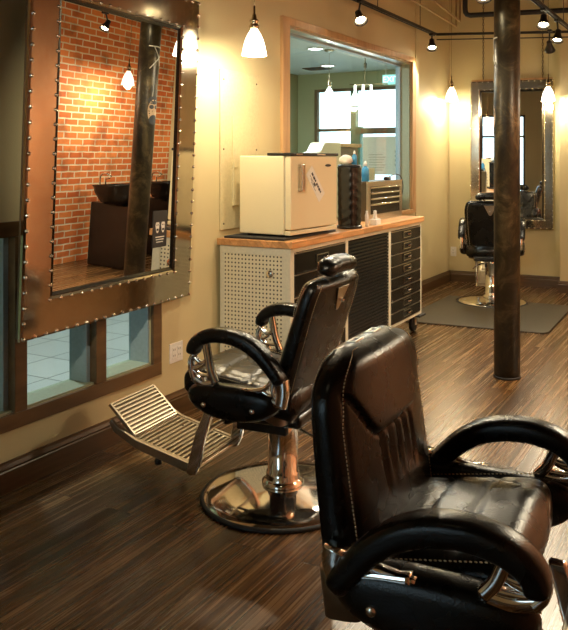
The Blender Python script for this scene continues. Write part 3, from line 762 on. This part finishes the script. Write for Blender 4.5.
# steel toolbox
tb = empty('toolbox', (.05, 5.62, WT), R(0)); tag(tb, 'small bronze-grey steel toolbox with slim drawers on the worktop', 'toolbox')
TW, TD, TH = .72, .20, .32
m = MB(); m.box((0, 0, 0), (TD-.012, TW, TH)); m.build('case', 'toolbox_paint', tb, .006)
m = MB(); m.box((TD-.014, 0, 0), (TD, .05, TH)); m.box((TD-.014, TW-.05, 0), (TD, TW, TH)); m.box((TD-.014, .05, TH-.04), (TD, TW-.05, TH)); m.box((TD-.014, .05, 0), (TD, TW-.05, .05)); m.build('front_frame', 'brushed_steel', tb)
for a, b in ((.232, .275), (.186, .228), (.140, .182), (.055, .136)):
    d = MB().box((TD-.02, .055, a), (TD-.003, TW-.055, b)).build('drawer', 'black_satin', tb)
    MB().box((TD-.004, .055, b-.012), (TD+.008, TW-.055, b)).build('pull', 'chrome', d, .002)
m = MB(); pts = spline([(TD-.07, TW-.12, TH+.03), (TD-.04, TW-.03, TH+.05), (TD-.02, TW+.03, TH+.02), (TD-.01, TW+.045, TH-.08), (TD-.03, TW+.02, TH-.2), (TD-.05, TW+.03, .004)], 6)
cp = empty('hair_clipper', (0, 0, 0)); cp.matrix_basis = tb.matrix_basis.copy(); tag(cp, 'black hair clipper with cord lying on the steel toolbox', 'clipper')
m = MB(); m.loft([[Vector((TD-.07+dx, TW-.22+q*.02, TH+.0175+dz)) for dx, dz in ((-.02*s, -.017*s), (.02*s, -.017*s), (.022*s, .008*s), (0, .017*s), (-.022*s, .008*s))] for q, s in ((0, .6), (1, .9), (2, 1), (4, .85), (5, .8))]); m.build('body', 'black_plastic', cp)
MB().tube(pts, .004, 6).build('cord', 'black_plastic', cp)
o = tag(MB().lathe([(.014, 0), (.014, .085), (.008, .10), (.008, .115)], n=16).build('white_tube', 'white_plastic', None, 0, (.425, 5.22, WT)), 'slim white tube standing on the worktop by the canister', 'tube')
m = MB(); m.box((-.03, -.04, 0), (.03, .04, .045)); m.lathe([(.016, .045), (.012, .10), (.010, .11)], n=14); tag(m.build('white_stand', 'white_plastic', None, .003, (.42, 5.38, WT)), 'small white charging stand in front of the toolbox', 'stand')

# ------------------------------------------------------------------ barber chair
def ring_sweep(path, y, hw, ht, n=3., seg=20):
    """path of (x, z) in a plane of constant y; hw, ht half sizes along the path"""
    P = spline([Vector((x, 0, z)) for x, z in path], 7); N = len(P); rings = []
    for i, p in enumerate(P):
        t = (P[min(i+1, N-1)] - P[max(i-1, 0)]).normalized(); nn = Vector((-t.z, 0, t.x)); s = i/(N-1)
        w, h = hw(s), ht(s)
        rings.append([Vector((p.x, y, p.z)) + Vector((0, 1, 0))*w*sup(math.cos(a), math.sin(a), n)[0] + nn*h*sup(math.cos(a), math.sin(a), n)[1] for a in [2*math.pi*k/seg for k in range(seg)]])
    return rings
def endcap(s, e=.07):
    if s < e: return math.sqrt(max(.02, 1-((e-s)/e)**2))
    if s > 1-e: return math.sqrt(max(.02, 1-((s-1+e)/e)**2))
    return 1.
def make_chair(loc, yaw, lift, headrest, label, P0=(-.070, .445), P1=(-.255, 1.0), drop=0., sh=.14, hwid=.265, ab=.305, af=0., tilt=.035, slen=.56, taper=0.):
    o = empty('barber_chair', loc, yaw); tag(o, label, 'chair', 'black leather barber chairs')
    L = lift
    base = MB().lathe([(.01, .0), (.352, .0), (.356, .010), (.350, .018), (.325, .030), (.24, .040), (.15, .050), (.10, .056), (.08, .058)], n=72).build('base_plate', 'chrome', o)
    MB().lathe([(.354, .0), (.366, .0), (.368, .008), (.362, .014), (.352, .016)], n=72).build('rim_gasket', 'black_rubber', base)
    MB().lathe([(.078, .054), (.094, .058), (.094, .070), (.080, .078), (.076, .085), (.076, .098), (.074, .102), (.074, .112), (.068, .116), (.068, .36+L), (.075, .365+L), (.075, .385+L)], n=48).build('column', 'chrome', o)
    pl = MB().tube(spline([(-.04, .04, .345+L), (-.14, .10, .34+L), (-.27, .15, .325+L), (-.31, .165, .315+L)], 5), [.007]*15+[.010], 10).build('pump_lever', 'chrome', o)
    MB().box((-.17, -.18, .365+L), (.24, .18, .425+L)).build('seat_frame', 'black_satin', o, .02)
    # seat cushion
    m = MB(); rings = []; N = 40
    for i in range(N+1):
        s = i/N; x = -.16 + slen*s; e = endcap(s, .16) if s > .5 else 1
        w = .232*(endcap(s, .10) if s > .5 else 1); h = .066*e; w *= 1.10
        zc = .488 + tilt*(x/.25) - .012*smooth(.75, 1, s)
        ring = []
        for cy, cz in ring_units(4.2, 44, 24):
            z = cz*h
            if cz > 0:
                z += .016*(1-cy*cy)*e*(1 - .6*s)
                for f in (.38, .64): z -= .006*math.exp(-((s-f)/.018)**2)
                z -= .004*math.exp(-((abs(cy)-.72)/.04)**2)
            ring.append(Vector((x, cy*w, zc+L+z)))
        rings.append(ring)
    seat = m.loft(rings).build('seat', 'black_leather', o)
    m = MB()
    for sgn in (-1, 1):
        for k in range(int(40*slen/.5)-2): m.ball((-.12+k*.0107, sgn*.244, .545+L + tilt*(-.12+k*.0107)/.25 - .012*smooth(.2, .33, -.12+k*.0107)), .0024, 3, (1.6, .8, .8))
    m.build('stitching', 'thread', seat)
    # backrest
    m = MB(); rings = []; N = 84; d = Vector((P1[0]-P0[0], 0, P1[1]-P0[1])); Lb = d.length; ax = d.normalized(); nf = Vector((ax.z, 0, -ax.x))
    def W(t): 
        w = hwid-.03 + .030*math.sin(min(1, t/.8)*math.pi/2) + taper*(.6-t)
        if t > .74: w *= max(.05, 1-((t-.74)/.26)**3.2 * sh) 
        if t > .95: w *= math.sqrt(max(.02, 1-((t-.95)/.05)**2*.18))
        return w
    def Tk(t):
        k = .058 - .018*t
        if t > .955: k *= math.sqrt(max(.02, 1-((t-.955)/.045)**2*.97))
        return k
    NS = 96
    for i in range(N+1):
        t = i/N; t = t if t < .9 else .9+.1*math.sin((t-.9)/.1*math.pi/2)
        c = Vector((P0[0], 0, P0[1]+L)) + d*t; w, h = W(t), Tk(t); ring = []
        for cy, cn in ring_units(3.6, 84, 40):
            q = cn*h; edge = smooth(1.0, .80, abs(cy))
            if cn > 0:
                q += .016*(1-cy*cy)*smooth(0, .15, t)*smooth(1, .9, t)
                u = abs(cy); ts = .60 + .24*smooth(.38, .92, u)
                q += .012*smooth(ts-.004, ts+.028, t)*smooth(1.0, .93, t)*edge
                q -= .007*math.exp(-((t-ts+.006)/.008)**2)*edge
                if u < .46: q -= .013*smooth(.28, .46, t)*smooth(ts, ts-.02, t)*sum(math.exp(-((cy-f)/.025)**2) for f in (-.34, -.17, 0, .17, .34))
                q -= .004*math.exp(-((u-.86)/.02)**2)*smooth(.97, .9, t)
            else: q -= .006*(1-cy*cy)
            ring.append(c + Vector((0, 1, 0))*cy*w + nf*q)
        rings.append(ring)
    back = m.loft(rings).build('backrest', 'black_leather', o)
    # piping and stitching around the rear and front edges
    def edge_pts(off_n, sc, t0=.04, n=60):
        out = []
        for sgn in (-1, 1):
            seq = [t0 + (.985-t0)*k/n for k in range(n+1)]
            if sgn > 0: seq = seq[::-1]
            for t in seq:
                c = Vector((P0[0], 0, P0[1]+L)) + d*t
                out.append(c + Vector((0, 1, 0))*sgn*W(t)*sc + nf*off_n(t))
        return out
    def resample(P, step):
        out = [P[0]]; acc = 0
        for a, b in zip(P, P[1:]):
            l = (b-a).length
            while acc + l >= step:
                a = a + (b-a)*((step-acc)/l); l = (b-a).length; out.append(a); acc = 0
            acc += l
        return out
    rear = edge_pts(lambda t: -Tk(t)*.758-.0030, .88); frt = edge_pts(lambda t: Tk(t)*.735+.0042+.006*smooth(.70, .78, t)*smooth(1, .93, t), .90)
    for P in (rear, frt):
        m = MB()
        Q = resample(P, .0088)
        for a, b in zip(Q[::1], Q[1:]):
            if (b-a).length < .012: dd = (b-a)*.28; m.tube([a-dd, a+dd], .0013, 5)
        m.build('stitching', 'thread', back)
    m = MB(); m.tube(edge_pts(lambda t: -Tk(t)*.50, .972, .03), .0040, 7); m.build('piping', 'black_leather', back)
    # bronze band round the bottom of the back
    m = MB(); rings = []
    for t, g in ((-.075, .002), (-.07, .004), (.125, .004), (.13, .002)):
        c = Vector((P0[0], 0, P0[1]+L)) + d*t; w, h = W(max(t, 0))+g, Tk(0)+g
        rings.append([c + Vector((0, 1, 0))*sup(math.cos(a), math.sin(a), 5)[0]*w + nf*sup(math.cos(a), math.sin(a), 5)[1]*h for a in [2*math.pi*k/56 for k in range(56)]])
    m.loft(rings).build('back_band', 'bronze_band', o)
    top = Vector((P0[0], 0, P0[1]+L)) + d
    if headrest:
        hc = top + Vector((-.010, 0, .052)); m = MB(); rings = []
        for i in range(25):
            s = i/24; y = -.155 + .31*s; e = endcap(s, .16)
            rings.append([hc + Vector((0, y, -.012*(2*s-1)**2)) + (nf*sup(math.cos(a), math.sin(a), 2.6)[0]*.046 + ax*sup(math.cos(a), math.sin(a), 2.6)[1]*.034)*e for a in [2*math.pi*k/28 for k in range(28)]])
        hr = m.loft(rings).build('headrest', 'black_leather', o)
        pr = top - nf*.0485 - ax*.03
        MR = Matrix.Translation(pr) @ Matrix(((-nf.x, 0, ax.x, 0), (0, 1, 0, 0), (-nf.z, 0, ax.z, 0), (0, 0, 0, 1)))
        m = MB(); m.prism([(-.062, .0), (-.014, -.105), (.0, -.112), (.014, -.105), (.062, .0)], .006, MR @ MM)
        br = m.build('headrest_bracket', 'brushed_steel', o, .002)
        MB().lathe([(.009, 0), (.009, .014), (.005, .018), (.001, .019)], n=16, M=MR @ Matrix.Translation((.006, 0, -.06)) @ Matrix.Rotation(R(90), 4, 'Y')).build('knob', 'chrome', br)
        [MB().box((-.004, s-.012, -.02), (.004, s+.012, .07), Matrix.Translation(top) @ Matrix(((nf.x, 0, ax.x, 0), (0, 1, 0, 0), (nf.z, 0, ax.z, 0), (0, 0, 0, 1)))).build('headrest_post', 'chrome', o) for s in (-.06, .06)]
    else:
        MT = Matrix.Translation(top - ax*.004) @ Matrix(((nf.x, 0, ax.x, 0), (0, 1, 0, 0), (nf.z, 0, ax.z, 0), (0, 0, 0, 1)))
        for s in (-.06, .06):
            m = MB()
            for lo, hi in (((-.013, -.026, 0), (-.008, .026, .006)), ((.008, -.026, 0), (.013, .026, .006)), ((-.008, -.026, 0), (.008, -.020, .006)), ((-.008, .020, 0), (.008, .026, .006))): m.box(lo, hi, MT @ Matrix.Translation((0, s, 0)))
            m.build('slot_frame', 'brushed_steel', back)
            MB().box((-.008, s-.020, 0), (.008, s+.020, .003), MT).build('slot', 'ink', back)
    # arms
    for sg in (-1, 1):
        AL = L - drop; af_ = af
        path = [(.272, .672+AL), (.262, .715+AL), (.215, .752+AL), (.13, .768+AL), (.03, .752+AL), (-.05, .706+AL), (-.115, .640+AL), (-.150, .590+AL)]
        path = [(x + af, z) for x, z in path]; pad = MB().loft(ring_sweep(path, sg*ab, lambda s: (.034+.008*math.sin(math.pi*s))*endcap(s, .06), lambda s: (.026+.005*math.sin(math.pi*s))*endcap(s, .06), 3.2, 24)).build('arm_pad', 'black_leather', o)
        m = MB()
        Q = resample(spline([Vector((x, sg*(ab+.030), z+.024)) for x, z in path[1:-1]], 7), .0088)
        for a, b in zip(Q, Q[1:]): m.tube([a-(b-a)*.28, a+(b-a)*.28], .0012, 4)
        m.build('stitching', 'thread', pad)
        # cast brackets, front and rear
        def bar(pp, w=.013, h=.009, yy=ab-.004): return ring_sweep([(x + af, .545+(z-.545)*(1-drop/.2)+L) for x, z in pp], sg*yy, lambda s: w*1.2, lambda s: h*1.25, 4, 12)
        m = MB()
        m.loft(bar([(.268, .675), (.285, .645), (.280, .600), (.262, .560)], .014, .009)); m.loft(bar([(.215, .735), (.205, .685), (.190, .620), (.165, .560)], .014, .012))
        m.loft(bar([(.272, .665), (.235, .640), (.198, .655)], .010, .006)); m.loft(bar([(.282, .610), (.240, .622), (.200, .655)], .010, .006))
        m.loft(bar([(.282, .612), (.240, .590), (.180, .590)], .010, .006)); m.loft(bar([(.235, .590), (.222, .560), (.215, .545)], .010, .006)); m.loft(bar([(.275, .575), (.22, .552), (.17, .560)], .012, .012))
        m.build('arm_bracket', 'chrome', o)
        m = MB()
        m.loft(bar([(-.145, .610), (-.150, .560), (-.140, .500)], .016, .022)); m.loft(bar([(-.115, .625), (-.085, .580), (-.04, .555), (.03, .545)], .012, .008))
        m.loft(bar([(-.110, .600), (-.105, .560), (-.125, .520)], .012, .007)); m.loft(bar([(-.045, .560), (-.090, .540), (-.135, .550)], .010, .006)); m.loft(bar([(.02, .545), (-.05, .530), (-.13, .510)], .014, .012))
        m.build('arm_bracket', 'chrome', o)
        # leather side panel
        m = MB(); rings = []
        for yy, k in ((.258, .90), (.265, .97), (.282, 1.0), (.305, .97), (.322, .88), (.331, .72), (.335, .45), (.336, .1)):
            rings.append([Vector((.085 + .222*k*sup(math.cos(a), math.sin(a), 2.25)[0], sg*yy, .492+L + (.074 if math.sin(a) > 0 else .076)*k*sup(math.cos(a), math.sin(a), 2.25)[1] + .02*(math.cos(a)*k)**2 - .006)) for a in [2*math.pi*q/44 for q in range(44)]])
        sp = m.loft(rings).build('side_panel', 'black_leather', o)
        for x in (.205, -.025):
            MB().lathe([(.012, 0), (.012, .006), (.008, .010), (.001, .011)], n=14, M=Matrix.Translation((x, sg*.330, .475+L)) @ Matrix.Rotation(R(-90*sg), 4, 'X')).build('bolt', 'chrome', sp)
    # footrest
    for sg in (-1, 1):
        prof = [(.245, .40+L), (.29, .40+L), (.335, .30+L*.7), (.372, .16), (.385, .115), (.37, .098), (.335, .105), (.315, .15), (.285, .28+L*.6)]
        MB().prism(prof, .028, Matrix.Translation((0, sg*.185+.014, 0)) @ Matrix.Rotation(R(90), 4, 'X')).build('footrest_bracket', 'chrome', o, .009)
    m = MB()
    for sg in (-1, 1):
        prof = [(.34, .145), (.66, .215), (.765, .262), (.80, .290), (.81, .275), (.785, .235), (.66, .175), (.36, .105)]
        m.prism(prof, .018, Matrix.Translation((0, sg*.185+.009, 0)) @ Matrix.Rotation(R(90), 4, 'X'))
    m.tube([(.36, -.18, .118), (.36, .18, .118)], .010); m.tube([(.745, -.18, .232), (.745, .18, .232)], .010)
    m.tube([(.30, -.18, .30+L*.7), (.30, .18, .30+L*.7)], .012)
    m.build('footrest_frame', 'cast_alloy', o, .003)
    def tread(x0, z0, x1, z1, n, name):
        a = Vector((x0, 0, z0)); b = Vector((x1, 0, z1)); dd = (b-a); u = dd.normalized(); nn = Vector((-u.z, 0, u.x)); LL = dd.length
        MM_ = Matrix(((u.x, 0, nn.x, a.x), (0, 1, 0, 0), (u.z, 0, nn.z, a.z), (0, 0, 0, 1)))
        m = MB(); m.mi = 1; m.box((0, -.168, -.012), (LL, .168, -.004), MM_); m.mi = 0
        m.box((0, -.17, -.010), (.008, .17, .006), MM_); m.box((LL-.008, -.17, -.010), (LL, .17, .006), MM_)
        m.box((0, -.172, -.010), (LL, -.160, .006), MM_); m.box((0, .160, -.010), (LL, .172, .006), MM_)
        for k in range(n):
            c = .008 + (LL-.016)*(k+.5)/n; h_ = (LL-.016)/n*.22
            m.box((c-h_, -.162, -.003), (c+h_, .162, .006), MM_)
        return m.build(name, ['cast_alloy', 'toolbox_paint'], o, .0015)
    tread(.36, .140, .69, .212, 13, 'footrest_tread'); tread(.680, .222, .825, .352, 9, 'footrest_flap')
    for s in (-.1, .1):
        fs = MB().tube([(.60, s, .20), (.60, s, .10)], .008).build('footrest_stop', 'chrome', o)
        MB().lathe([(.016, 0), (.017, .02), (.012, .03)], c=(.60, s, .08), n=14).build('rubber_stop', 'black_rubber', fs)
    m = MB(); m.box((-.05, -.07, .29+L), (.20, .07, .37+L)); m.tube([(.20, 0, .33+L), (.30, 0, .29+L)], .02); m.build('tilt_mechanism', 'black_satin', o, .01)
    return o
c1 = make_chair((1.057, 2.96, 0), R(184.5), 0, True, 'black barber chair with headrest facing the near mirror by the steel cabinet')
c2 = make_chair((.594, 7.99, 0), R(102), .08, True, 'black barber chair on the rubber mat, seen from behind at the far mirror')
c3 = make_chair((2.195, 1.765, 0), R(3), .105, False, 'large foreground black barber chair without headrest, turned to the right', P0=(-.115, .445), P1=(-.175, .955), drop=.10, sh=.50, taper=.035, hwid=.292, ab=.315, af=.035, tilt=.045, slen=.43)

# mat with a round cut-out for the chair base
pts = [(.08, 8.12), (.08, 6.70), (.14, 6.64), (1.40, 6.74), (1.43, 6.80), (1.40, 8.12)]
cx_, cy_, cr = .594, 7.99, .375
a0 = math.asin(.13/cr)
arc = [(cx_ + cr*math.cos(a), cy_ + cr*math.sin(a)) for a in [a0 - (math.pi + 2*a0)*k/28 for k in range(29)]]
m = MB(); m.prism(pts + arc, .013)
tag(m.build('floor_mat', 'mat_rubber', None, .006), 'dark rubber anti-fatigue mat on the floor around the far chair', 'mat')

# ------------------------------------------------------------------ wash basin unit by the brick wall (seen in the mirror)
for wy_, wl_ in ((7.1, 'black shampoo basin on a tall black cabinet left of the pole in the mirror'), (8.15, 'black shampoo basin on a black cabinet right of the pole in the mirror')):
  o = empty('wash_unit', (2.98, wy_, 0), R(180)); tag(o, wl_, 'basin', 'shampoo basins along the brick wall')
  ZO = -.13
  MB().box((-.30, -.22, 0), (.26, .10, .86+ZO)).build('pedestal', 'black_satin', o, .02)
  m = MB(); rings = []
  for r, z in ((.10, .84), (.22, .90), (.28, 1.0), (.30, 1.07), (.315, 1.09), (.30, 1.085), (.25, 1.01), (.12, .95), (.02, .94)):
      rings.append([Vector((r*.95*sup(math.cos(a), math.sin(a), 2.6)[0] + .05, r*1.05*sup(math.cos(a), math.sin(a), 2.6)[1], z + ZO + .10*r*math.cos(a))) for a in [2*math.pi*k/40 for k in range(40)]])
  m.loft(rings); m.build('bowl', 'black_satin', o)
  m = MB(); m.tube(spline([(-.20, .08, 1.04+ZO), (-.20, .08, 1.16+ZO), (-.14, .08, 1.20+ZO), (-.06, .06, 1.17+ZO)], 6), .010); m.tube([(-.22, -.05, 1.04+ZO), (-.22, -.05, 1.12+ZO), (-.16, -.05, 1.14+ZO)], .008); m.build('tap', 'chrome', o)

# everything on the open floor and at the far end sits a hand's breadth farther from the near wall
NEAR = ('wall_left', 'wall_reception', 'floor', 'ceiling', 'ground', 'window_1', 'window_2', 'window_4', 'baseboard_left', 'electrical_panel', 'notice_sheet', 'street', 'downlight', 'ceiling_vent', 'exit_sign', 'sensor', 'lamp_bar', 'reception', 'portrait_card')
for ob in list(sc.objects):
    if ob.parent or ob.name.startswith(NEAR) or ob is wm or ob.type == 'LIGHT': continue
    if ob.name.startswith('floor_mat') or not ob.name.startswith(NEAR):
        if ob.get('label', '').startswith(('double white', 'single small white')): continue
        ob.location.x += .07
bpy.data.objects['floor_mat'].location.x += .07

# ------------------------------------------------------------------ light and camera
w = bpy.data.worlds.new('world'); sc.world = w; w.use_nodes = True
bg = w.node_tree.nodes['Background']; bg.inputs[0].default_value = (.72, .87, 1.0, 1); bg.inputs[1].default_value = 3.0
for x, y in ((-1.2, 3.2), (-1.2, 6.4)):  # extra downlights out of view, added to brighten the reception
    l = bpy.data.lights.new('reception_fill_light', 'AREA'); l.shape = 'DISK'; l.size = .2; l.energy = 40; l.color = (.85, .95, 1.)
    lo = bpy.data.objects.new('reception_fill_light', l); COL.objects.link(lo); lo.location = (x, y, 2.70)
    q = empty('downlight', (x, y, 2.72)); tag(q, 'round downlight over the reception floor, %s' % ('near the low window' if y < 5 else 'behind the opening header'), 'downlight', 'recessed downlights beyond the opening')
    MB().lathe([(.075, 0), (.10, -.002), (.10, -.010), (.080, -.012), (.075, 0)], n=32).build('trim_ring', 'white_plastic', q)
    MB().lathe([(.001, -.004), (.077, -.004), (.077, -.007), (.001, -.007)], n=32).build('lens', 'cool_downlight', q)

cam = bpy.data.cameras.new('camera'); co = bpy.data.objects.new('camera', cam); COL.objects.link(co); sc.camera = co
co.location = (2.91, 0, 1.5); co.rotation_euler = (R(90), 0, R(27.86))
cam.sensor_fit = 'HORIZONTAL'; cam.sensor_width = 36; cam.lens = 770/568*36
cam.shift_x = (284-326)/568; cam.shift_y = (160-315)/568; cam.clip_start = .05
sc.view_settings.view_transform = 'Standard'; sc.view_settings.look = 'None'; sc.view_settings.gamma = 1
sc.view_settings.exposure = .5; sc.view_settings.use_curve_mapping = False
sc.cycles.use_denoising = True
sc.cycles.max_bounces = 8; sc.cycles.glossy_bounces = 5; sc.cycles.sample_clamp_indirect = 6
